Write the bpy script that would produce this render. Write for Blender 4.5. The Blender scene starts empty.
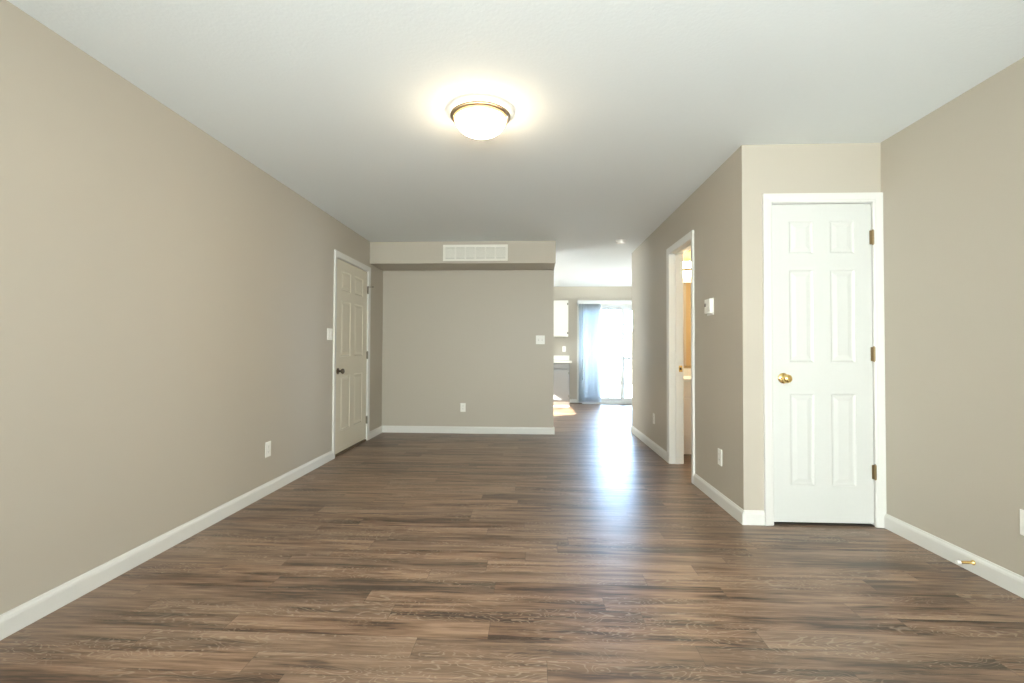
import bpy, bmesh, math
from mathutils import Matrix, Vector
PI = math.pi
S = bpy.context.scene
C = bpy.context.collection

# ------------------------------------------------------------------ camera
cam_d = bpy.data.cameras.new('camera')
cam = bpy.data.objects.new('camera', cam_d); C.objects.link(cam)
cam_d.sensor_width = 36.0
cam_d.lens = 470.0 / 1024.0 * 36.0
cam_d.clip_start = 0.05
rt = Vector((0.9989932, 0.04470205, 0.00378428)).normalized()
fw = Vector((-0.04476526, 0.99882243, 0.0187037)).normalized()
up = rt.cross(fw).normalized()
m = Matrix((rt, up, -fw)).transposed().to_4x4()
m.translation = Vector((0, 0, 1.1042))
cam.matrix_world = m
S.camera = cam

# ------------------------------------------------------------------ world, sun, daylight
w = bpy.data.worlds.new('sky'); S.world = w; w.use_nodes = True
bg = w.node_tree.nodes['Background']
# overcast sky: clear blue-white and brightest beyond the sliding door (+y), softer and warmer at the front (-y)
wn_ = w.node_tree
tc = wn_.nodes.new('ShaderNodeTexCoord'); sxyz = wn_.nodes.new('ShaderNodeSeparateXYZ')
wn_.links.new(tc.outputs['Generated'], sxyz.inputs[0])
mr_ = wn_.nodes.new('ShaderNodeMapRange'); mr_.inputs[1].default_value = 0.45; mr_.inputs[2].default_value = 0.9
ma_ = wn_.nodes.new('ShaderNodeMath'); ma_.operation = 'ABSOLUTE'; wn_.links.new(sxyz.outputs[0], ma_.inputs[0])
mb_ = wn_.nodes.new('ShaderNodeMath'); mb_.operation = 'MULTIPLY_ADD'; mb_.inputs[1].default_value = 0.0; mb_.inputs[2].default_value = 1.0
wn_.links.new(ma_.outputs[0], mb_.inputs[0]); wn_.links.new(sxyz.outputs[1], mr_.inputs[0]); wn_.links.new(mb_.outputs[0], bg.inputs[1])
mc = wn_.nodes.new('ShaderNodeMix'); mc.data_type = 'RGBA'
mc.inputs[6].default_value = (10.3, 10.7, 10.4, 1)
mc.inputs[7].default_value = (8.8, 13.2, 20.0, 1)
wn_.links.new(mr_.outputs[0], mc.inputs[0]); wn_.links.new(mc.outputs[2], bg.inputs[0])

def lamp(name, kind, loc, energy, color, direction=None, **kw):
    d = bpy.data.lights.new(name, kind); d.energy = energy; d.color = color
    for k, v in kw.items(): setattr(d, k, v)
    o = bpy.data.objects.new(name, d); C.objects.link(o); o.location = loc
    if direction: o.rotation_euler = Vector(direction).to_track_quat('-Z', 'Y').to_euler()
    return o
lamp('sun', 'SUN', (-6, -2, 6), 32.0, (1.0, 0.95, 0.86), (1.0, 0.48, -0.72), angle=0.009)
# portals only tell the renderer where the sky looks in through the openings
for nm_, loc_, dir_, sx_, sy_ in (('front_window_portal', (0.15, -1.33, 1.36), (0, 1, 0), 3.2, 1.52), ('sliding_door_portal', (1.875, 9.98, 1.03), (0, -1, 0), 1.82, 2.05), ('kitchen_window_portal', (-2.15, 7.75, 1.57), (1, 0, 0), 2.0, 1.1), ('added_window_portal', (3.83, 8.8, 1.435), (-1, 0, 0), 1.6, 1.37)):
    pl = lamp(nm_, 'AREA', loc_, 1.0, (1, 1, 1), dir_, shape='RECTANGLE', size=sx_, size_y=sy_)
    pl.data.cycles.is_portal = True

vs = S.view_settings
vs.view_transform = 'Standard'; vs.look = 'None'; vs.exposure = 1.14; vs.gamma = 1.0
vs.use_curve_mapping = False

# ------------------------------------------------------------------ room dimensions (metres)
H = 2.44
XL, XR, XH = -2.022, 2.216, 1.347
YC, YS, YB, YE, YF = 3.084, 5.718, 6.232, 6.477, 9.852
ZS, XS = 2.17, 0.2715
T = 0.12
YFRONT = -1.2

# ------------------------------------------------------------------ materials
def mat(name, col, rough=0.5, metal=0.0, spec=0.5, emit=None, estr=0.0, bump=0.0, bscale=60.0, coat=0.0):
    mt = bpy.data.materials.new(name); mt.use_nodes = True
    nt = mt.node_tree; b = nt.nodes['Principled BSDF']
    b.inputs['Base Color'].default_value = (*col, 1)
    b.inputs['Roughness'].default_value = rough
    b.inputs['Metallic'].default_value = metal
    b.inputs['Specular IOR Level'].default_value = spec
    b.inputs['Coat Weight'].default_value = coat
    if emit:
        b.inputs['Emission Color'].default_value = (*emit, 1)
        b.inputs['Emission Strength'].default_value = estr
    g = nt.nodes.new('ShaderNodeNewGeometry')
    n = nt.nodes.new('ShaderNodeTexNoise'); n.inputs['Scale'].default_value = bscale
    n.inputs['Detail'].default_value = 3.0
    nt.links.new(g.outputs['Position'], n.inputs['Vector'])
    # faint unevenness of the surface itself
    mx = nt.nodes.new('ShaderNodeMix'); mx.data_type = 'RGBA'
    mx.inputs[6].default_value = (*[c * 0.985 for c in col], 1)
    mx.inputs[7].default_value = (*[min(1, c * 1.015) for c in col], 1)
    nt.links.new(n.outputs[0], mx.inputs[0]); nt.links.new(mx.outputs[2], b.inputs['Base Color'])
    if bump:
        bp = nt.nodes.new('ShaderNodeBump'); bp.inputs['Strength'].default_value = bump
        bp.inputs['Distance'].default_value = 0.002
        nt.links.new(n.outputs[0], bp.inputs['Height']); nt.links.new(bp.outputs[0], b.inputs['Normal'])
    return mt

M = {}
M['wall'] = mat('greige_wall_paint', (0.482, 0.437, 0.364), 0.46, spec=0.42, bump=0.12, bscale=220)
M['ceiling'] = mat('flat_white_ceiling_paint', (0.81, 0.85, 0.86), 0.85, spec=0.2, bump=0.5, bscale=70)
M['trim'] = mat('white_trim_paint', (0.70, 0.695, 0.66), 0.32)
M['door'] = mat('white_door_paint', (0.63, 0.635, 0.605), 0.38)
M['door_warm'] = mat('warm_offwhite_door_paint', (0.70, 0.655, 0.54), 0.42)
M['plate'] = mat('white_plastic', (0.85, 0.84, 0.79), 0.35)
M['plate_dark'] = mat('outlet_slot_plastic', (0.08, 0.075, 0.07), 0.5)
M['slot'] = mat('recessed_plastic', (0.62, 0.61, 0.56), 0.4)
M['brass'] = mat('polished_brass', (0.86, 0.62, 0.25), 0.16, 1.0)
M['bronze'] = mat('aged_bronze', (0.16, 0.13, 0.10), 0.3, 0.9)
M['nickel'] = mat('brushed_nickel', (0.42, 0.34, 0.24), 0.42, 1.0)
M['hinge_brass'] = mat('worn_brass', (0.30, 0.22, 0.12), 0.4, 1.0)
M['hinge'] = mat('hinge_steel', (0.14, 0.12, 0.09), 0.45, 0.6)
M['dark'] = mat('dark_threshold', (0.05, 0.04, 0.03), 0.5)
M['vent_back'] = mat('duct_shadow_sheet', (0.42, 0.41, 0.37), 0.8)
M['vent'] = mat('vent_enamel', (0.80, 0.78, 0.71), 0.4)
M['cab_white'] = mat('white_cabinet_paint', (0.74, 0.72, 0.66), 0.35)
M['cab_shaded'] = mat('shaded_white_cabinet_paint', (0.27, 0.27, 0.265), 0.4)  # white lower cabinet in shade, with the shade put into the colour
M['counter'] = mat('pale_laminate', (0.80, 0.78, 0.72), 0.3)
M['vinyl'] = mat('white_vinyl', (0.62, 0.64, 0.64), 0.35)
M['vinyl_grey'] = mat('pale_grey_weatherstrip', (0.33, 0.34, 0.34), 0.4)
M['rubber'] = mat('white_rubber', (0.85, 0.84, 0.80), 0.6)
M['patio'] = mat('pale_concrete', (0.42, 0.41, 0.39), 0.85, bump=0.3, bscale=40)
M['bath_wall'] = mat('ochre_bathroom_paint', (0.52, 0.38, 0.20), 0.5)
M['vanity'] = mat('cream_vanity_paint', (0.86, 0.79, 0.70), 0.35)
M['fence'] = mat('dark_fence_wood', (0.17, 0.16, 0.145), 0.8, bump=.3, bscale=20)
M['shoe'] = mat('brown_shoe_strip', (0.16, 0.12, 0.08), 0.45)
M['mirror'] = mat('mirror_silver', (0.9, 0.9, 0.9), 0.02, 1.0)
M['dome'] = mat('lit_frosted_glass', (0.95, 0.90, 0.80), 0.3, emit=(1.0, 0.79, 0.54), estr=26.0)
M['bath_glow'] = mat('lit_vanity_glass', (0.95, 0.9, 0.8), 0.3, emit=(1.0, 0.85, 0.6), estr=42.0)
M['glass_back'] = mat('dimly_lit_glass_back', (0.9, 0.85, 0.75), 0.4, emit=(1.0, 0.84, 0.62), estr=2.6)
M['amber'] = mat('amber_glass_rim', (0.85, 0.55, 0.25), 0.25, emit=(1.0, 0.5, 0.2), estr=0.5)

def glass_mat():
    mt = bpy.data.materials.new('clear_glass'); mt.use_nodes = True
    nt = mt.node_tree; nt.nodes.remove(nt.nodes['Principled BSDF'])
    out = nt.nodes['Material Output']
    tr = nt.nodes.new('ShaderNodeBsdfTransparent'); tr.inputs[0].default_value = (0.96, 0.98, 0.98, 1)
    gl = nt.nodes.new('ShaderNodeBsdfGlossy'); gl.inputs['Roughness'].default_value = 0.02
    fr = nt.nodes.new('ShaderNodeFresnel'); fr.inputs[0].default_value = 1.45
    mx = nt.nodes.new('ShaderNodeMixShader')
    nt.links.new(fr.outputs[0], mx.inputs[0]); nt.links.new(tr.outputs[0], mx.inputs[1]); nt.links.new(gl.outputs[0], mx.inputs[2])
    nt.links.new(mx.outputs[0], out.inputs[0])
    return mt
M['glass'] = glass_mat()

def vane_mat():
    mt = bpy.data.materials.new('translucent_vinyl_vane'); mt.use_nodes = True
    nt = mt.node_tree; nt.nodes.remove(nt.nodes['Principled BSDF'])
    out = nt.nodes['Material Output']
    d = nt.nodes.new('ShaderNodeBsdfDiffuse'); d.inputs[0].default_value = (0.80, 0.85, 0.88, 1)
    t = nt.nodes.new('ShaderNodeBsdfTranslucent'); t.inputs[0].default_value = (0.88, 0.92, 0.95, 1)
    mx = nt.nodes.new('ShaderNodeMixShader'); mx.inputs[0].default_value = 0.7
    nt.links.new(d.outputs[0], mx.inputs[1]); nt.links.new(t.outputs[0], mx.inputs[2]); nt.links.new(mx.outputs[0], out.inputs[0])
    return mt
M['vane'] = vane_mat()

def floor_mat():
    mt = bpy.data.materials.new('vinyl_plank_floor'); mt.use_nodes = True
    nt = mt.node_tree; L = nt.links; b = nt.nodes['Principled BSDF']
    N = lambda t: nt.nodes.new(t)
    def math_(op, a, bb=None, c=None):
        n = N('ShaderNodeMath'); n.operation = op
        for i, v in enumerate((a, bb, c)):
            if v is None: continue
            if isinstance(v, (int, float)): n.inputs[i].default_value = v
            else: L.new(v, n.inputs[i])
        return n.outputs[0]
    g = N('ShaderNodeNewGeometry')
    sp = N('ShaderNodeSeparateXYZ'); L.new(g.outputs['Position'], sp.inputs[0])
    X, Y = sp.outputs[0], sp.outputs[1]
    PW, PL = 0.112, 1.05
    row = math_('FLOOR', math_('DIVIDE', math_('ADD', Y, 20.03), PW))
    wn = N('ShaderNodeTexWhiteNoise'); wn.noise_dimensions = '1D'; L.new(row, wn.inputs['W'])
    xs = math_('ADD', math_('DIVIDE', X, PL), math_('MULTIPLY', wn.outputs[0], 7.0))
    colm = math_('FLOOR', xs)
    cb = N('ShaderNodeCombineXYZ'); L.new(row, cb.inputs[0]); L.new(colm, cb.inputs[1])
    rnd = N('ShaderNodeTexWhiteNoise'); rnd.noise_dimensions = '2D'; L.new(cb.outputs[0], rnd.inputs['Vector'])
    rsep = N('ShaderNodeSeparateColor'); L.new(rnd.outputs['Color'], rsep.inputs[0])
    r1, r2, r3 = rsep.outputs[0], rsep.outputs[1], rsep.outputs[2]
    # seams
    fy = math_('FRACT', math_('DIVIDE', math_('ADD', Y, 20.03), PW)); fx = math_('FRACT', xs)
    def edge(f, wd):
        return math_('LESS_THAN', math_('MINIMUM', f, math_('SUBTRACT', 1.0, f)), wd)
    seam = math_('MAXIMUM', edge(fy, 0.008), edge(fx, 0.0011))
    def noise(sx, sy, detail, rough=0.55, dist=0.0, off=31.0):
        c = N('ShaderNodeCombineXYZ')
        L.new(math_('MULTIPLY', X, sx), c.inputs[0]); L.new(math_('MULTIPLY', Y, sy), c.inputs[1])
        L.new(math_('MULTIPLY', r1, off), c.inputs[2])
        n = N('ShaderNodeTexNoise'); n.inputs['Scale'].default_value = 1.0
        n.inputs['Detail'].default_value = detail; n.inputs['Roughness'].default_value = rough
        n.inputs['Distortion'].default_value = dist
        L.new(c.outputs[0], n.inputs['Vector']); return n.outputs[0]
    broad = noise(2.0, 22.0, 3.0, 0.55, 0.6)
    streak = noise(4.5, 75.0, 4.0, 0.65, 0.3, 53.0)
    fine = noise(12.0, 330.0, 3.0, 0.6, 0.0, 17.0)
    # cathedral figure: contour lines of a stretched noise
    fig = noise(4.5, 15.0, 2.5, 0.4, 0.5, 71.0)
    band = math_('SINE', math_('MULTIPLY', fig, 105.0))
    band = math_('SMOOTH_MIN', math_('MAXIMUM', math_('SUBTRACT', band, 0.55), 0.0), 1.0, 0.1)
    patch = noise(1.3, 7.0, 1.0, 0.4, 0.0, 91.0)
    patch = math_('MULTIPLY', math_('MAXIMUM', math_('SUBTRACT', patch, 0.44), 0.0), 8.0)
    patch = math_('MINIMUM', patch, 1.0)
    brk = noise(45.0, 120.0, 2.0, 0.6, 0.0, 13.0)
    vein = math_('MULTIPLY', math_('MULTIPLY', band, patch), math_('MULTIPLY', brk, 2.6))
    ramp = N('ShaderNodeValToRGB'); cr = ramp.color_ramp
    cr.elements[0].position = 0.38; cr.elements[0].color = (0.050, 0.030, 0.019, 1)
    cr.elements[1].position = 0.64; cr.elements[1].color = (0.315, 0.203, 0.134, 1)
    e = cr.elements.new(0.44); e.color = (0.126, 0.072, 0.045, 1)
    e = cr.elements.new(0.52); e.color = (0.202, 0.123, 0.077, 1)
    v = math_('ADD', math_('MULTIPLY', broad, 0.62), math_('MULTIPLY', streak, 0.38))
    v = math_('ADD', v, math_('MULTIPLY', math_('SUBTRACT', r2, 0.5), 0.11))
    v = math_('ADD', v, math_('MULTIPLY', math_('SUBTRACT', fine, 0.5), 0.16))
    L.new(v, ramp.inputs[0])
    def mix(fac, a, bcol, blend='MIX'):
        n = N('ShaderNodeMix'); n.data_type = 'RGBA'; n.blend_type = blend
        if isinstance(fac, float): n.inputs[0].default_value = fac
        else: L.new(fac, n.inputs[0])
        for i, c in ((6, a), (7, bcol)):
            if isinstance(c, tuple): n.inputs[i].default_value = (*c, 1)
            else: L.new(c, n.inputs[i])
        return n.outputs[2]
    c = ramp.outputs[0]
    gry = math_('MULTIPLY', math_('GREATER_THAN', r3, 0.6), 0.2)
    c = mix(gry, c, (0.150, 0.120, 0.092))
    c = mix(math_('MULTIPLY', vein, 0.62), c, (0.42, 0.34, 0.25))
    c = mix(math_('MULTIPLY', seam, 0.55), c, (0.05, 0.035, 0.025))
    L.new(c, b.inputs['Base Color'])
    rg = math_('ADD', 0.29, math_('MULTIPLY', streak, 0.10))
    L.new(rg, b.inputs['Roughness'])
    b.inputs['Specular IOR Level'].default_value = 0.5
    bp = N('ShaderNodeBump'); bp.inputs['Strength'].default_value = 0.25; bp.inputs['Distance'].default_value = 0.001
    hgt = math_('SUBTRACT', math_('ADD', fine, math_('MULTIPLY', vein, 0.3)), math_('MULTIPLY', seam, 1.2))
    L.new(hgt, bp.inputs['Height']); L.new(bp.outputs[0], b.inputs['Normal'])
    return mt
M['floor'] = floor_mat()

# ------------------------------------------------------------------ helpers
def nbm(): return bmesh.new()
def bx(bm, x0, x1, y0, y1, z0, z1):
    vs_ = [bm.verts.new(p) for p in ((x0,y0,z0),(x1,y0,z0),(x1,y1,z0),(x0,y1,z0),(x0,y0,z1),(x1,y0,z1),(x1,y1,z1),(x0,y1,z1))]
    for f in ((0,3,2,1),(4,5,6,7),(0,1,5,4),(1,2,6,5),(2,3,7,6),(3,0,4,7)): bm.faces.new([vs_[i] for i in f])
    return bm
def lathe(bm, prof, seg=32, axis='z', org=(0,0,0)):
    """prof: (radius, height) pairs; axis 'z' up, 'y' towards -y (out of a wall)"""
    rings = []
    for r, h in prof:
        ring = []
        for k in range(seg):
            a = 2*PI*k/seg; u, v_ = r*math.cos(a), r*math.sin(a)
            p = (u, v_, h) if axis == 'z' else (u, -h, v_)
            ring.append(bm.verts.new((p[0]+org[0], p[1]+org[1], p[2]+org[2])))
        rings.append(ring)
    for a, b_ in zip(rings, rings[1:]):
        for k in range(seg): bm.faces.new((a[k], a[(k+1)%seg], b_[(k+1)%seg], b_[k]))
    bm.faces.new(rings[0][::-1]); bm.faces.new(rings[-1])
    return bm
def obj(name, bm, mt, parent=None, bevel=0.0, smooth=False, segs=2):
    bmesh.ops.recalc_face_normals(bm, faces=bm.faces)
    me = bpy.data.meshes.new(name); bm.to_mesh(me); bm.free()
    me.materials.append(M[mt])
    o = bpy.data.objects.new(name, me); C.objects.link(o)
    if parent: o.parent = parent
    if smooth:
        for p in me.polygons: p.use_smooth = True
        md = o.modifiers.new('edge', 'EDGE_SPLIT'); md.split_angle = math.radians(40)
    if bevel:
        md = o.modifiers.new('bevel', 'BEVEL'); md.width = bevel; md.segments = segs; md.limit_method = 'ANGLE'
    return o
def box_obj(name, b, mt, parent=None, bevel=0.0): return obj(name, bx(nbm(), *b), mt, parent, bevel)
def tag(o, label=None, cat=None, group=None, kind=None):
    if label: o['label'] = label
    if cat: o['category'] = cat
    if group: o['group'] = group
    if kind: o['kind'] = kind
    return o
def thing(name, loc, rz=0.0, label=None, cat=None, group=None, kind=None):
    o = bpy.data.objects.new(name, None); C.objects.link(o); o.empty_display_size = 0.1
    o.location = loc; o.rotation_euler = (0, 0, rz)
    return tag(o, label, cat, group, kind)
def copy_tree(o, parent=None):
    c = o.copy(); C.objects.link(c); c.parent = parent
    for ch in [q for q in bpy.data.objects if q.parent == o]: copy_tree(ch, c)
    return c
def struct(name, boxes, mt, label, cat, bevel=0.0):
    bm = nbm()
    for b in boxes: bx(bm, *b)
    return tag(obj(name, bm, mt, None, bevel), label, cat, kind='structure')
FL, FR = PI/2, -PI/2          # facing into the room from the left wall / from a right-hand wall

# ------------------------------------------------------------------ shell
struct('floor', [(-2.142, 3.82, -1.32, 9.90, -0.10, 0.0)], 'floor', 'brown and grey wood plank floor running the width of the rooms', 'floor')
struct('ceiling', [(-2.142, 3.82, -1.32, 9.972, H, H+0.12)], 'ceiling', 'smooth white ceiling over the whole space', 'ceiling')
# clear openings: left door y 4.732..5.645, closet x 1.534..2.158, bath y 4.050..4.685
LD0, LD1, CD0, CD1, BD0, BD1, DH = 4.732, 5.645, 1.534, 2.158, 4.050, 4.685, 2.055
struct('wall_left', [(XL-T, XL, -1.32, LD0-.02, 0, H), (XL-T, XL, LD1+.02, 6.352, 0, H), (XL-T, XL, LD0-.02, LD1+.02, DH+.02, H)], 'wall', 'long greige wall on the left with a panel door at its far end', 'wall')
struct('wall_back', [(XL, XS, YB, YB+T, 0, H)], 'wall', 'greige wall facing the camera under the soffit', 'wall')
struct('wall_soffit', [(XL, XS, YS, YB, ZS, H)], 'wall', 'greige boxed soffit along the top of the back wall holding the vent', 'soffit')
struct('wall_hall', [(XH, XH+T, YC, BD0-.02, 0, H), (XH, XH+T, BD1+.02, YE, 0, H), (XH, XH+T, BD0-.02, BD1+.02, DH+.02, H)], 'wall', 'greige wall with the thermostat and the open bathroom doorway', 'wall')
struct('wall_closet', [(XH+T, CD0-.02, YC, YC+T, 0, H), (CD1+.02, XR, YC, YC+T, 0, H), (CD0-.02, CD1+.02, YC, YC+T, DH+.02, H)], 'wall', 'short greige wall around the white closet door', 'wall')
struct('wall_right', [(XR, XR+T, YFRONT-T, 3.93, 0, H)], 'wall', 'greige wall at the right edge of the room', 'wall')
struct('wall_closet_rear', [(XH+T, XR, 3.83, 3.93, 0, H)], 'bath_wall', 'ochre partition between closet and bathroom', 'wall')
struct('wall_bath_right', [(3.10, 3.22, 3.93, 5.74, 0, H), (XR+T, 3.10, 3.83, 3.93, 0, H)], 'bath_wall', 'ochre side wall inside the bathroom', 'wall')
struct('wall_bath_far', [(XH+T, 3.10, 5.62, 5.74, 0, H)], 'bath_wall', 'ochre wall behind the bathroom vanity', 'wall')
struct('wall_kitchen_near', [(XH+T, 3.70, YE-T, YE, 0, H)], 'wall', 'greige wall turning the corner into the dining area', 'wall')
DW0, DW1, DWB, DWT = 8.0, 9.6, 0.75, 2.12
struct('wall_kitchen_right', [(3.70, 3.82, YE-T, DW0, 0, H), (3.70, 3.82, DW1, YF, 0, H), (3.70, 3.82, DW0, DW1, 0, DWB), (3.70, 3.82, DW0, DW1, DWT, H)], 'wall', 'greige right wall of the dining area', 'wall')
SD0, SD1, SDH = 0.965, 2.785, 2.05
struct('wall_far', [(XL-T, SD0, YF, YF+T, 0, H), (SD1, 3.82, YF, YF+T, 0, H), (SD0, SD1, YF, YF+T, SDH, H)], 'wall', 'far greige wall around the sliding glass door', 'wall')
KW0, KW1, KWB, KWT = 6.75, 8.75, 1.02, 2.12
struct('wall_kitchen_left', [(XL-T, XL, YB+T, KW0, 0, H), (XL-T, XL, KW1, YF, 0, H), (XL-T, XL, KW0, KW1, 0, KWB), (XL-T, XL, KW0, KW1, KWT, H)], 'wall', 'greige left wall of the kitchen with a window', 'wall')
FW0, FW1, FWB, FWT = -1.45, 1.75, 0.60, 2.12
struct('wall_front', [(XL, FW0, YFRONT-T, YFRONT, 0, H), (FW1, XR, YFRONT-T, YFRONT, 0, H), (FW0, FW1, YFRONT-T, YFRONT, 0, FWB), (FW0, FW1, YFRONT-T, YFRONT, FWT, H)], 'wall', 'greige front wall with a wide window behind the camera', 'wall')
struct('ground', [(-12, 16, 9.972, 26, -0.16, -0.06)], 'patio', 'pale concrete patio beyond the sliding door', 'patio')

# ------------------------------------------------------------------ baseboards
PROF = [(0, 0), (.014, 0), (.014, .066), (.0115, .076), (.007, .083), (.005, .090), (0, .090)]
def prism_run(bm, a, b_, n):
    """baseboard from a to b (2-D), profile pushed along n"""
    A, B = Vector(a), Vector(b_); n = Vector(n)
    r0 = [bm.verts.new((A.x+n.x*d, A.y+n.y*d, z)) for d, z in PROF]
    r1 = [bm.verts.new((B.x+n.x*d, B.y+n.y*d, z)) for d, z in PROF]
    k = len(PROF)
    for i in range(k): bm.faces.new((r0[i], r0[(i+1)%k], r1[(i+1)%k], r1[i]))
    bm.faces.new(r0[::-1]); bm.faces.new(r1)
def base(name, runs, label):
    bm = nbm()
    for a, b_, n in runs: prism_run(bm, a, b_, n)
    return tag(obj(name, bm, 'trim'), label, 'baseboard', kind='structure')
CW = 0.060
base('baseboard_left', [((XL, YFRONT), (XL, LD0-CW-.003), (1, 0)), ((XL, LD1+CW+.003), (XL, YB), (1, 0))], 'white baseboard along the left wall')
base('baseboard_back', [((XL+.014, YB), (XS+.014, YB), (0, -1)), ((XS, YB), (XS, YB+T), (1, 0))], 'white baseboard along the back wall')
base('baseboard_hall', [((XH, YC-.014), (XH, BD0-CW-.003), (-1, 0)), ((XH, BD1+CW+.003), (XH, YE+.014), (-1, 0)), ((XH, YE), (3.70, YE), (0, 1))], 'white baseboard along the wall with the bathroom doorway')
base('baseboard_closet', [((XH, YC), (CD0-CW-.003, YC), (0, -1))], 'short white baseboard left of the closet door')
base('baseboard_right', [((XR, YFRONT), (XR, YC), (-1, 0))], 'white baseboard along the right wall')
base('baseboard_far', [((0.735, YF), (SD0-.003, YF), (0, -1)), ((SD1+.003, YF), (3.70, YF), (0, -1))], 'white baseboard left of the sliding door')
struct('trim_1', [(0.74, 1.02, YF-.032, YF-.0145, 0, .022)], 'shoe', 'thin brown floor strip at the foot of the far wall', 'floor strip', bevel=.005)

# ------------------------------------------------------------------ doors
def casing(bm, x0, x1, h, ysurf, sgn=-1, cw=CW):
    pr = [(0, 0), (0, .009), (.010, .013), (.018, .013), (.036, .016), (.050, .018), (cw, .018), (cw, 0)]
    rows = []
    for cx, sx, z in ((x0, -1, None), (x0, -1, h), (x1, 1, h), (x1, 1, None)):
        rows.append([bm.verts.new((cx+sx*s, ysurf+sgn*d, 0 if z is None else z+s)) for s, d in pr])
    k = len(pr)
    for a, b_ in zip(rows, rows[1:]):
        for i in range(k): bm.faces.new((a[i], a[(i+1)%k], b_[(i+1)%k], b_[i]))
    bm.faces.new(rows[0][::-1]); bm.faces.new(rows[-1])
def jamb(bm, x0, x1, h, t=T, j=0.02, stop_y=0.042):
    bx(bm, x0-j, x0, 0, t, 0, h+j); bx(bm, x1, x1+j, 0, t, 0, h+j); bx(bm, x0, x1, 0, t, h, h+j)
    s = .010
    bx(bm, x0, x0+s, stop_y, stop_y+.03, 0, h); bx(bm, x1-s, x1, stop_y, stop_y+.03, 0, h); bx(bm, x0+s, x1-s, stop_y, stop_y+.03, h-s, h)
def slab(bm, x0, x1, z0, z1, yf, t, pans):
    xs = sorted({x0, x1, *[v for p in pans for v in p[:2]]}); zs = sorted({z0, z1, *[v for p in pans for v in p[2:]]})
    for side in (0, 1):
        yy = lambda d: (yf + d) if side == 0 else (yf + t - d)
        for i in range(len(xs)-1):
            for j in range(len(zs)-1):
                a, b_, c, d = xs[i], xs[i+1], zs[j], zs[j+1]
                def ring(ins, dep): return [bm.verts.new(p) for p in ((a+ins, yy(dep), c+ins), (b_-ins, yy(dep), c+ins), (b_-ins, yy(dep), d-ins), (a+ins, yy(dep), d-ins))]
                if any(abs(a-p[0]) < 1e-6 and abs(b_-p[1]) < 1e-6 and abs(c-p[2]) < 1e-6 and abs(d-p[3]) < 1e-6 for p in pans):
                    rs = [ring(0, 0), ring(.006, .004), ring(.012, .0065), ring(.020, .0065), ring(.044, .0015)]
                    for r0, r1 in zip(rs, rs[1:]):
                        for k in range(4): bm.faces.new((r0[k], r0[(k+1)%4], r1[(k+1)%4], r1[k]))
                    bm.faces.new(rs[-1])
                else: bm.faces.new(ring(0, 0))
    for p, q in (((x0, z0), (x1, z0)), ((x1, z0), (x1, z1)), ((x1, z1), (x0, z1)), ((x0, z1), (x0, z0))):
        bm.faces.new([bm.verts.new(v) for v in ((p[0], yf, p[1]), (q[0], yf, q[1]), (q[0], yf+t, q[1]), (p[0], yf+t, p[1]))])
    bmesh.ops.remove_doubles(bm, verts=bm.verts, dist=1e-5)
def six(x0, x1, st, mid):
    c = (x0+x1)/2; P_ = []
    for a, b_ in ((x0+st, c-mid/2), (c+mid/2, x1-st)):
        for z0, z1 in ((.25, .833), (1.035, 1.626), (1.733, 1.942)): P_.append((a, b_, z0, z1))
    return P_
def knob(parent, x, z, yf, mt, outward=-1, label=None):
    bm = nbm()
    pr = [(.0, 0), (.033, 0), (.034, .004), (.030, .008), (.018, .011), (.011, .014), (.011, .030), (.016, .036), (.025, .043), (.028, .052), (.027, .060), (.020, .067), (.008, .070), (.0, .070)]
    pr = [(max(r, .0004), h) for r, h in pr]
    if outward == 1: pr = [(r, -h) for r, h in pr]
    lathe(bm, pr, 28, 'y', (x, yf, z))
    o = obj('door_knob', bm, mt, parent, smooth=True)
    if label: o['label'] = label
    return o
def hinge(parent, x, z, y, mt):
    bm = nbm(); h = .089
    pr = [(.0004, -h/2-.006), (.0045, -h/2-.005), (.0045, -h/2), (.0075, -h/2), (.0075, h/2), (.0045, h/2), (.0045, h/2+.005), (.0004, h/2+.006)]
    lathe(bm, pr, 12, 'z', (x, y-.008, z))
    bx(bm, x-.014, x+.014, y-.004, y+.002, z-h/2, z+h/2)
    return obj('hinge', bm, mt, parent)

# closet door (facing the camera)
d = thing('door_1', (0, YC, 0), 0, 'white six-panel closet door with a brass knob, beside the right wall', 'door', kind='structure')
bm = nbm(); casing(bm, CD0-.003, CD1+.003-.003, DH+.003, 0, cw=.0575); obj('door_casing', bm, 'trim', d)
bm = nbm(); jamb(bm, CD0, CD1, DH); obj('door_jamb', bm, 'trim', d)
bm = nbm(); slab(bm, CD0+.003, CD1-.003, .018, DH-.004, .004, .035, six(CD0+.003, CD1-.003, .105, .104)); sl = obj('door_slab', bm, 'door', d)
knob(d, 1.600, .932, .004, 'brass', label='polished brass round knob')
for z in (1.832, 1.089, .344): hinge(d, CD1-.001, z, .0, 'hinge_brass')
box_obj('threshold', (CD0, CD1, .004, .10, .0005, .006), 'dark', d)

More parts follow.
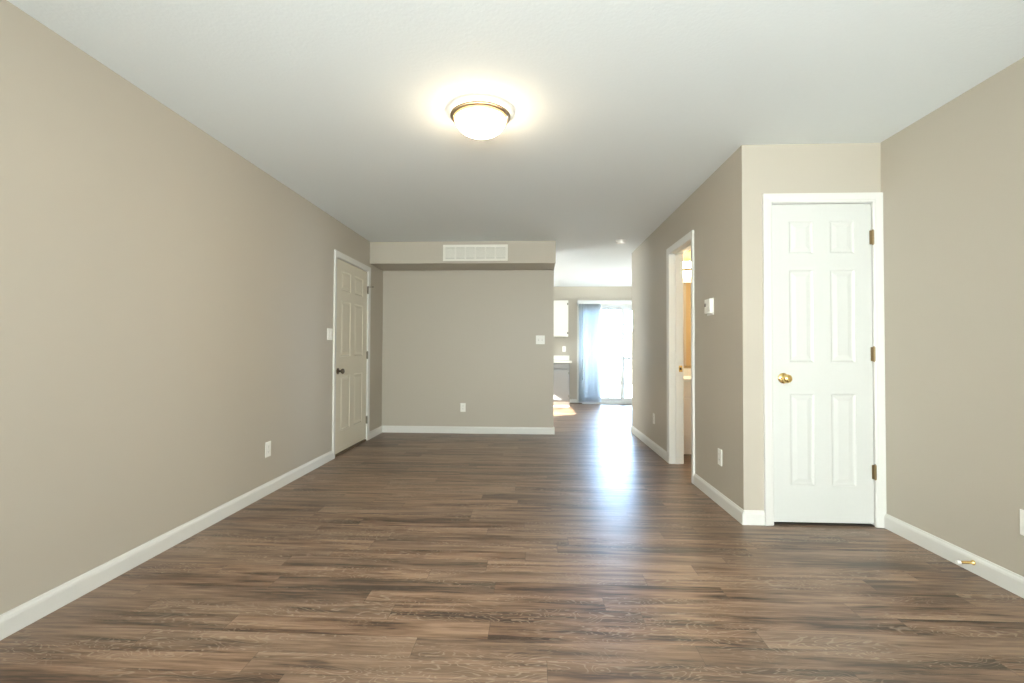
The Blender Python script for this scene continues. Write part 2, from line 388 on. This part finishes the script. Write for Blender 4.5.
# front left door, local x = world y
d = thing('door_2', (XL, 0, 0), FL, 'white six-panel door in the left wall with dark hardware', 'door', kind='structure')
bm = nbm(); casing(bm, LD0-.003, LD1+.003, DH+.003, 0, cw=CW); obj('door_casing', bm, 'trim', d)
bm = nbm(); jamb(bm, LD0, LD1, DH); obj('door_jamb', bm, 'trim', d)
bm = nbm(); slab(bm, LD0+.003, LD1-.003, .028, DH-.004, .004, .040, six(LD0+.003, LD1-.003, .135, .115)); obj('door_slab', bm, 'door_warm', d)
knob(d, LD0+.068, .880, .004, 'bronze', label='dark bronze knob')
for z in (1.832, 1.039, .254): hinge(d, LD1-.001, z, .0, 'hinge')
bm = nbm(); lathe(bm, [(.0004, 0), (.005, 0), (.005, .045), (.009, .047), (.009, .056), (.0004, .057)], 10, 'y', (LD1+.012, -.012, 1.872)); obj('door_stop', bm, 'hinge', d)
bm = nbm(); bx(bm, LD0, LD1, -.004, .046, 0.0005, .018); bx(bm, LD0, LD1, .046, T, 0.0005, .045); obj('threshold', bm, 'shoe', d, bevel=.004)

# bathroom doorway, local x = -world y : FR maps local x -> -y
d = thing('door_3', (XH, 0, 0), FR, 'open bathroom doorway with white casing and a brass strike plate', 'doorway', kind='structure')
bm = nbm(); casing(bm, -BD1-.003, -BD0+.003, DH+.003, 0); obj('door_casing', bm, 'trim', d)
bm = nbm(); casing(bm, -BD1-.003, -BD0+.003, DH+.003, T, 1); obj('door_casing', bm, 'trim', d)
bm = nbm(); jamb(bm, -BD1, -BD0, DH, stop_y=.048); obj('door_jamb', bm, 'trim', d)
bm = nbm(); bx(bm, -BD1-.0005, -BD1+.0025, .083, .117, .90, .96); sp_ = obj('strike_plate', bm, 'brass', d); sp_['label'] = 'brass strike plate on the far jamb'
bm = nbm(); bx(bm, -BD1+.0022, -BD1+.0035, .092, .108, .918, .942); obj('strike_hole', bm, 'dark', sp_)
# the slab stands open at a right angle inside the bathroom, hinged on the near jamb
bw = BD1-BD0-.006
bm = nbm(); slab(bm, 0, bw, .018, DH-.004, 0, .035, six(0, bw, .11, .10)); ds = obj('door_slab', bm, 'door', d)
ds.location = (-BD0-.045, T+.022, 0); ds.rotation_euler = (0, 0, PI/2)
k_ = knob(ds, bw-.062, .93, 0, 'brass'); k_ = knob(ds, bw-.062, .93, .035, 'brass', 1)
for z in (1.83, 1.05, .28): hinge(d, -BD0-.002, z, T+.010, 'brass')

# ------------------------------------------------------------------ sliding glass door
sd = thing('door_4', (0, YF, 0), 0, 'bright white sliding glass door with gridded panes in the far wall', 'sliding door', kind='structure')
bm = nbm(); f = .035
bx(bm, SD0, SD0+f, .0, .115, .0, SDH); bx(bm, SD1-f, SD1, .0, .115, .0, SDH); bx(bm, SD0+f, SD1-f, .0, .115, SDH-f, SDH); bx(bm, SD0+f, SD1-f, .0, .115, .0, .035)
obj('door_frame', bm, 'vinyl', sd, bevel=.003)
bm = nbm(); casing(bm, SD0-.001, SD1+.001, SDH+.001, 0, cw=.02); obj('door_trim', bm, 'trim', sd)
def sash(x0, x1, y0, st=.052):
    z0, z1 = .036, SDH-f-.001
    bm = nbm()
    bx(bm, x0, x0+st, y0, y0+.034, z0, z1); bx(bm, x1-st, x1, y0, y0+.034, z0, z1)
    bx(bm, x0+st, x1-st, y0, y0+.034, z0, z0+.085); bx(bm, x0+st, x1-st, y0, y0+.034, z1-st, z1)
    s = obj('sash', bm, 'vinyl', sd, bevel=.003)
    gx0, gx1, gz0, gz1 = x0+st, x1-st, z0+.085, z1-st
    box_obj('pane', (gx0, gx1, y0+.015, y0+.019, gz0, gz1), 'glass', s)
    bm = nbm()
    for k in (1, 2): xx = gx0+(gx1-gx0)*k/3; bx(bm, xx-.009, xx+.009, y0+.008, y0+.014, gz0, gz1)
    for k in range(1, 6): zz = gz0+(gz1-gz0)*k/6; bx(bm, gx0, gx1, y0+.007, y0+.0135, zz-.008, zz+.008)
    obj('grille', bm, 'vinyl_grey', s)
    return s
sash(SD0+f+.001, 1.885, .062)
s2 = sash(1.826, SD1-f-.001, .020)
bm = nbm(); bx(bm, 1.845, 1.862, -.018, .020, .93, .95); bx(bm, 1.845, 1.862, -.018, .020, 1.13, 1.15); bx(bm, 1.845, 1.862, -.030, -.016, .92, 1.16); obj('pull_handle', bm, 'vinyl', s2, bevel=.003)
bm = nbm(); bx(bm, 1.88, 1.92, .112, .130, .04, SDH-f); bx(bm, 2.71, 2.75, .112, .130, .04, SDH-f); bx(bm, 1.92, 2.71, .112, .130, .925, .965); bx(bm, 1.92, 2.71, .112, .130, .04, .10); bx(bm, 1.92, 2.71, .112, .130, 1.95, SDH-f)
obj('screen_frame', bm, 'vinyl_grey', sd)

# plank fence added beyond the patio to dim the view through the sliding door
fe = thing('added_fence', (1.9, 16.0, -.06), 0, 'added plank fence beyond the patio, dimming the view through the sliding door', 'fence')
bm = nbm()
for k in range(70):
    xx = -5.6+.16*k; bx(bm, xx, xx+.152, -.012, .012, .05, 1.85)
obj('board_panel', bm, 'fence', fe)
for z in (.35, 1.5): box_obj('rail', (-5.6, 5.6, .013, .055, z, z+.09), 'fence', fe)
for k in range(6):
    xx = -5.6+2.22*k; box_obj('post', (xx, xx+.1, .056, .156, 0, 1.95), 'fence', fe)

# vertical blind
vb = thing('vertical_blind', (1.9, YF, 0), 0, 'pale vertical vane blind drawn to the left of the sliding glass door', 'blind')
bm = nbm(); bx(bm, .915-1.9, 2.86-1.9, -.125, -.115, 2.062, 2.139); bx(bm, .915-1.9, .925-1.9, -.115, -.0185, 2.062, 2.139); bx(bm, 2.85-1.9, 2.86-1.9, -.115, -.0185, 2.062, 2.139); obj('valance', bm, 'vinyl', vb, bevel=.002)
bm = nbm(); bx(bm, .93-1.9, 2.84-1.9, -.095, -.055, 2.075, 2.110); bx(bm, .96-1.9, .99-1.9, -.08, -.001, 2.110, 2.125); bx(bm, 2.7-1.9, 2.73-1.9, -.08, -.001, 2.110, 2.125); obj('head_rail', bm, 'vinyl', vb)
NV = 15
for k in range(NV):
    x = .965 + (1.375-.965)*k/(NV-1) - 1.9
    ang = math.radians(58 if k < 5 else (22 if k < 10 else 40)) + .12*math.sin(k*2.3)
    bm = nbm(); seg = 6; rows = []
    for z in (.045, 2.075):
        rw = []
        for j in range(seg+1):
            u = (j/seg-.5)*.089; v_ = .006*(1-(2*j/seg-1)**2)
            rw.append(bm.verts.new((x + u*math.cos(ang) - v_*math.sin(ang), -.075 + u*math.sin(ang) + v_*math.cos(ang) - (.0), z)))
        rows.append(rw)
    for j in range(seg): bm.faces.new((rows[0][j], rows[0][j+1], rows[1][j+1], rows[1][j]))
    o = obj('vane', bm, 'vane', vb, smooth=False)
    for p in o.data.polygons: p.use_smooth = True
    md = o.modifiers.new('solid', 'SOLIDIFY'); md.thickness = .0012
bm = nbm(); lathe(bm, [(.0004, .50), (.006, .50), (.006, .92), (.003, .93), (.003, 2.07), (.0004, 2.07)], 8, 'z', (1.02-1.9, -.135, 0)); obj('wand', bm, 'vinyl_grey', vb)

# ------------------------------------------------------------------ windows out of view, put in as daylight sources
def window(name, loc, rz, w_, h_, label, nm=1):
    r = thing(name, loc, rz, label, 'window', kind='structure')
    f = .05; bm = nbm()
    bx(bm, -w_/2, -w_/2+f, .02, .10, 0, h_); bx(bm, w_/2-f, w_/2, .02, .10, 0, h_); bx(bm, -w_/2+f, w_/2-f, .02, .10, 0, f); bx(bm, -w_/2+f, w_/2-f, .02, .10, h_-f, h_)
    for k in range(1, nm+1):
        xx = -w_/2+w_*k/(nm+1); bx(bm, xx-.02, xx+.02, .03, .09, f, h_-f)
    fr = obj('window_frame', bm, 'vinyl', r)
    box_obj('pane', (-w_/2+f, w_/2-f, .055, .060, f, h_-f), 'glass', fr)
    box_obj('window_sill', (-w_/2, w_/2, -.03, .02, 0, .02), 'trim', r, bevel=.004)
    return r
window('window_1', (XL, (KW0+KW1)/2, KWB), FL, KW1-KW0, KWT-KWB, 'kitchen window in the left wall letting in the sun')
window('added_window_3', (3.70, (DW0+DW1)/2, DWB), FR, DW1-DW0, DWT-DWB, 'added unseen window in the right wall of the dining area, brightening the kitchen')  # invented opening, out of view, gives the kitchen extra daylight
window('window_2', ((FW0+FW1)/2, YFRONT, FWB), PI, FW1-FW0, FWT-FWB, 'wide front window behind the camera', 2)

# ------------------------------------------------------------------ ceiling light
cl = thing('ceiling_light', (-.298, 2.60, H), 0, 'round flush ceiling light with a lit white dome and brassy ring', 'ceiling light')
bm = nbm(); lathe(bm, [(.0004, 0), (.075, 0), (.075, -.022), (.0004, -.022)], 48); obj('mounting_pan', bm, 'plate', cl, smooth=True)
bm = nbm(); lathe(bm, [(.150, -.022), (.162, -.022), (.167, -.025), (.168, -.029), (.165, -.033), (.160, -.034), (.157, -.038), (.151, -.040), (.150, -.038), (.150, -.022)], 64); obj('metal_ring', bm, 'nickel', cl, smooth=True)
bm = nbm(); lathe(bm, [(.076, -.004), (.146, -.005), (.149, -.009), (.149, -.029), (.076, -.029)], 48); obj('glass_back', bm, 'glass_back', cl, smooth=True)
bm = nbm(); lathe(bm, [(.1495, -.036), (.1495, -.044), (.146, -.050), (.141, -.050), (.141, -.036)], 64); obj('glass_rim', bm, 'amber', cl, smooth=True)
bm = nbm(); lathe(bm, [(.138, -.030), (.1495, -.030), (.1495, -.035), (.141, -.037)] + [(.1405*math.cos(a), -.048-.086*math.sin(a)) for a in [PI/2*i/14 for i in range(14)]] + [(.0004, -.134)], 64); obj('glass_dome', bm, 'dome', cl, smooth=True)
bm = nbm(); lathe(bm, [(.0004, -.133), (.013, -.134), (.013, -.139), (.007, -.142), (.007, -.147), (.0004, -.151)], 20); obj('finial', bm, 'nickel', cl, smooth=True)

# smoke detector
sm = thing('smoke_detector', (1.057, 5.72, H), 0, 'small round white smoke detector on the ceiling above the passage', 'smoke detector')
bm = nbm(); lathe(bm, [(.0004, 0), (.062, 0), (.062, -.008), (.0004, -.008)], 40); obj('base', bm, 'plate', sm, smooth=True)
bm = nbm(); lathe(bm, [(.0004, -.008), (.056, -.008), (.058, -.022), (.050, -.034), (.030, -.038), (.0004, -.038)], 40); obj('cover', bm, 'plate', sm, smooth=True)

# ------------------------------------------------------------------ return air vent
vx0, vx1, vz0, vz1 = -1.108, -.311, 2.198, 2.397
vt = thing('air_vent', ((vx0+vx1)/2, YS, vz0), 0, 'white rectangular return air vent with six louvred bays on the soffit', 'vent')
W_, H_ = vx1-vx0, vz1-vz0
box_obj('backing', (-W_/2+.01, W_/2-.01, -.0035, -.0005, .01, H_-.01), 'vent_back', vt)
bm = nbm(); e = .030
bx(bm, -W_/2, W_/2, -.012, -.0005, 0, e); bx(bm, -W_/2, W_/2, -.012, -.0005, H_-e-.004, H_); bx(bm, -W_/2, -W_/2+e, -.012, -.0005, e, H_-e-.004); bx(bm, W_/2-e, W_/2, -.012, -.0005, e, H_-e-.004)
obj('frame', bm, 'vent', vt, bevel=.002)
iw = W_-2*e
for k in range(1, 6):
    xx = -W_/2+e+iw*k/6; box_obj('divider', (xx-.009, xx+.009, -.011, -.0035, e, H_-e-.004), 'vent', vt)
n_l = 11
for k in range(n_l):
    z = e+.004+(H_-2*e-.014)*(k+.3)/n_l
    bm = nbm()
    p = [(-.0095, z), (-.0085, z-.0006), (-.0036, z+.0095), (-.0046, z+.0101)]
    r0 = [bm.verts.new((-W_/2+e, y, zz)) for y, zz in p]; r1 = [bm.verts.new((W_/2-e, y, zz)) for y, zz in p]
    for i in range(4): bm.faces.new((r0[i], r0[(i+1)%4], r1[(i+1)%4], r1[i]))
    bm.faces.new(r0[::-1]); bm.faces.new(r1)
    obj('louvre', bm, 'vent', vt)

# ------------------------------------------------------------------ outlets
def outlet(loc, rz, label):
    r = thing('wall_outlet', loc, rz, label, 'outlet', 'duplex wall outlets')
    box_obj('cover_plate', (-.035, .035, -.006, -.0003, -.0575, .0575), 'plate', r, bevel=.002)
    for s in (-1, 1):
        bm = nbm(); zc = s*.0195
        pts = [(.0165*math.cos(a), max(-.0135, min(.0135, .0175*math.sin(a)))) for a in [2*PI*i/20 for i in range(20)]]
        f0 = [bm.verts.new((x, -.0075, zc+z)) for x, z in pts]; f1 = [bm.verts.new((x, -.005, zc+z)) for x, z in pts]
        for i in range(20): bm.faces.new((f0[i], f0[(i+1)%20], f1[(i+1)%20], f1[i]))
        bm.faces.new(f0); bm.faces.new(f1[::-1])
        rc = obj('receptacle', bm, 'plate', r)
        bm = nbm(); bx(bm, -.0075, -.0055, -.0079, -.0074, zc-.001, zc+.008); bx(bm, .0055, .0075, -.0079, -.0074, zc, zc+.007); bx(bm, -.002, .002, -.0079, -.0074, zc-.009, zc-.0055)
        obj('slots', bm, 'plate_dark', rc)
    bm = nbm(); lathe(bm, [(.0004, .006), (.003, .006), (.0028, .0072), (.0004, .0073)], 10, 'y'); obj('screw', bm, 'slot', r)
    return r
outlet((XL, 3.517, .342), FL, 'white outlet low on the left wall, between the camera and the panel door')
outlet((-.928, YB, .342), 0, 'white outlet low on the back wall under the vent')
outlet((XH, 3.456, .342), FR, 'white outlet low on the hall wall below the thermostat')
outlet((XH, 5.31, .352), FR, 'white outlet on the hall wall beyond the bathroom doorway')
outlet((XR, 2.216, .335), FR, 'white outlet at the right picture edge on the right wall')
outlet((.646, YF, 1.135), 0, 'white outlet above the kitchen worktop beside the sliding door')

# switches
def switch(loc, rz, label, kinds):
    r = thing('light_switch', loc, rz, label, 'light switch')
    n = len(kinds); hw = .035+.023*(n-1)
    box_obj('cover_plate', (-hw, hw, -.006, -.0003, -.0575, .0575), 'plate', r, bevel=.002)
    for i, k in enumerate(kinds):
        xc = (i-(n-1)/2)*.046
        if k == 't':
            bm = nbm(); bx(bm, xc-.006, xc+.006, -.0066, -.0055, -.013, .013); s = obj('switch_slot', bm, 'slot', r)
            bm = nbm(); bx(bm, xc-.0045, xc+.0045, -.017, -.006, .000, .008); obj('toggle', bm, 'plate', s, bevel=.001)
        else:
            bm = nbm(); bx(bm, xc-.0165, xc+.0165, -.0085, -.0055, -.033, -.001); bx(bm, xc-.0165, xc+.0165, -.0105, -.0055, .001, .033); obj('rocker', bm, 'plate', r, bevel=.001)
    for i in range(n):
        for z in (-.042, .042):
            bm = nbm(); lathe(bm, [(.0004, .006), (.003, .006), (.0028, .0070), (.0004, .0071)], 8, 'y', ((i-(n-1)/2)*.046, 0, z)); obj('screw', bm, 'slot', r)
    return r
switch((XL, 4.586, 1.258), FL, 'white double light switch beside the left panel door', 'rr')
switch((.096, YB, 1.244), 0, 'white double light switch near the right end of the back wall', 'tt')

# thermostat
th = thing('thermostat', (XH, 3.622, 1.375), FR, 'white wall thermostat between bathroom doorway and closet corner', 'thermostat')
box_obj('base_plate', (-.060, .060, -.008, -.0003, 0, .128), 'plate', th, bevel=.003)
box_obj('body', (-.056, .056, -.030, -.008, .014, .124), 'plate', th, bevel=.005)
box_obj('display', (-.048, -.026, -.0312, -.0298, .066, .092), 'plate_dark', th)
box_obj('lever', (-.030, .030, -.0345, -.029, .020, .027), 'slot', th, bevel=.001)
bm = nbm(); lathe(bm, [(.0004, .0295), (.010, .0295), (.009, .034), (.0004, .034)], 20, 'y', (-.008, 0, .078)); obj('dial', bm, 'slot', th)

# baseboard door stop
dsx = thing('door_stop', (XR-.014, 2.47, .052), FR, 'small brass door stop with a white tip on the right baseboard', 'door stop')
bm = nbm(); lathe(bm, [(.0004, 0), (.012, 0), (.012, .003), (.009, .008), (.0068, .012), (.0068, .066), (.0004, .066)], 18, 'y'); obj('rod', bm, 'brass', dsx, smooth=True)
bm = nbm(); lathe(bm, [(.0004, .064), (.009, .064), (.010, .070), (.009, .080), (.0004, .082)], 18, 'y'); obj('rubber_tip', bm, 'rubber', dsx, smooth=True)

# ------------------------------------------------------------------ kitchen cabinets
def shaker(bm, x0, x1, z0, z1, yf, t=.019, st=.055):
    if z1-z0 < .16: bx(bm, x0, x1, yf, yf+.034, z0, z1); return
    bx(bm, x0, x0+st, yf, yf+t, z0, z1); bx(bm, x1-st, x1, yf, yf+t, z0, z1)
    bx(bm, x0+st, x1-st, yf, yf+t, z0, z0+st); bx(bm, x0+st, x1-st, yf, yf+t, z1-st, z1)
    bx(bm, x0+st, x1-st, yf+.006, yf+t, z0+st, z1-st)
cx0, cx1 = .10, .722
bc = thing('base_cabinet', (cx0, YF, 0), 0, 'white kitchen base cabinet with its shade painted in as grey, one drawer, left of the sliding door', 'cabinet')
Wc = cx1-cx0
box_obj('body', (0, Wc, -.575, -.002, .10, .858), 'cab_shaded', bc)
box_obj('toe_kick', (0.002, Wc-.002, -.53, -.002, .0005, .0995), 'cab_white', bc)
bm = nbm(); shaker(bm, .012, Wc-.020, .755, .842, -.610); dr = obj('drawer', bm, 'cab_shaded', bc, bevel=.002)
bm = nbm(); bx(bm, .012, Wc-.030, -.610, -.576, .135, .722); do = obj('door', bm, 'cab_shaded', bc, bevel=.002)
for z in (.21, .66):
    bm = nbm(); bx(bm, Wc-.030, Wc-.016, -.606, -.5755, z-.02, z+.02); obj('hinge', bm, 'hinge', do)
wt = thing('worktop', (cx0-.01, YF, .862), 0, 'pale kitchen worktop with a low backsplash on the base cabinet', 'worktop')
box_obj('slab', (0, Wc+.045, -.635, -.002, 0, .038), 'counter', wt, bevel=.004)
box_obj('backsplash', (0, Wc+.045, -.022, -.002, .038, .138), 'counter', wt, bevel=.003)
uc = thing('wall_cabinet', (cx0, YF, 1.385), 0, 'white kitchen wall cabinet hung above the worktop', 'cabinet')
box_obj('body', (0, Wc-.012, -.305, -.002, 0, .735), 'cab_white', uc, bevel=.001)
bm = nbm(); bx(bm, .008, Wc-.016, -.325, -.306, .006, .729); ud = obj('door', bm, 'cab_white', uc, bevel=.002)
for z in (.07, .66):
    bm = nbm(); bx(bm, Wc-.036, Wc-.016, -.329, -.325, z-.02, z+.02); obj('hinge', bm, 'hinge', ud)

# ------------------------------------------------------------------ bathroom
vx = 1.475; VW = .92; vy = 5.615
va = thing('bathroom_vanity', (vx, vy, 0), 0, 'cream bathroom vanity seen through the open doorway', 'vanity')
box_obj('body', (0, VW, -.535, -.005, .10, .775), 'vanity', va)
box_obj('toe_kick', (.0, VW, -.49, -.005, .0005, .0995), 'vanity', va)
bm = nbm(); shaker(bm, .02, VW/2-.005, .62, .755, -.555); obj('drawer', bm, 'vanity', va, bevel=.003)
bm = nbm(); shaker(bm, VW/2+.005, VW-.02, .62, .755, -.555); obj('drawer', bm, 'vanity', va, bevel=.003)
for a, b_ in ((.02, VW/2-.005), (VW/2+.005, VW-.02)):
    bm = nbm(); shaker(bm, a, b_, .17, .60, -.555, st=.05); obj('door', bm, 'vanity', va, bevel=.003)
tp = box_obj('vanity_top', (0, VW+.01, -.575, -.004, .776, .81), 'counter', va, bevel=.004)
box_obj('backsplash', (0, VW+.01, -.025, -.004, .81, .90), 'counter', tp, bevel=.002)
mr = thing('bathroom_mirror', (vx+VW/2, vy, .93), 0, 'frameless mirror above the bathroom vanity', 'mirror')
box_obj('mirror_glass', (-VW/2+.02, VW/2, -.006, -.001, 0, .98), 'mirror', mr)
vl = thing('vanity_light', (vx+.36, vy, 2.06), 0, 'lit vanity light bar above the bathroom mirror', 'wall light')
box_obj('back_plate', (-.34, .34, -.03, -.001, .085, .10), 'nickel', vl, bevel=.003)
bm = nbm(); n_ = 12; rows = []
for xx in (-.33, .33):
    rows.append([bm.verts.new((xx, -.004-.075*math.sin(PI*i/n_), .010+.088*math.cos(PI*i/n_))) for i in range(n_+1)])
for i in range(n_): bm.faces.new((rows[0][i], rows[0][i+1], rows[1][i+1], rows[1][i]))
for r_ in rows: bm.faces.new(r_)
bm.faces.new((rows[0][0], rows[1][0], rows[1][-1], rows[0][-1]))
obj('glass_shade', bm, 'bath_glow', vl)
box_obj('metal_band', (-.335, .335, -.090, -.079, -.026, .008), 'nickel', vl)
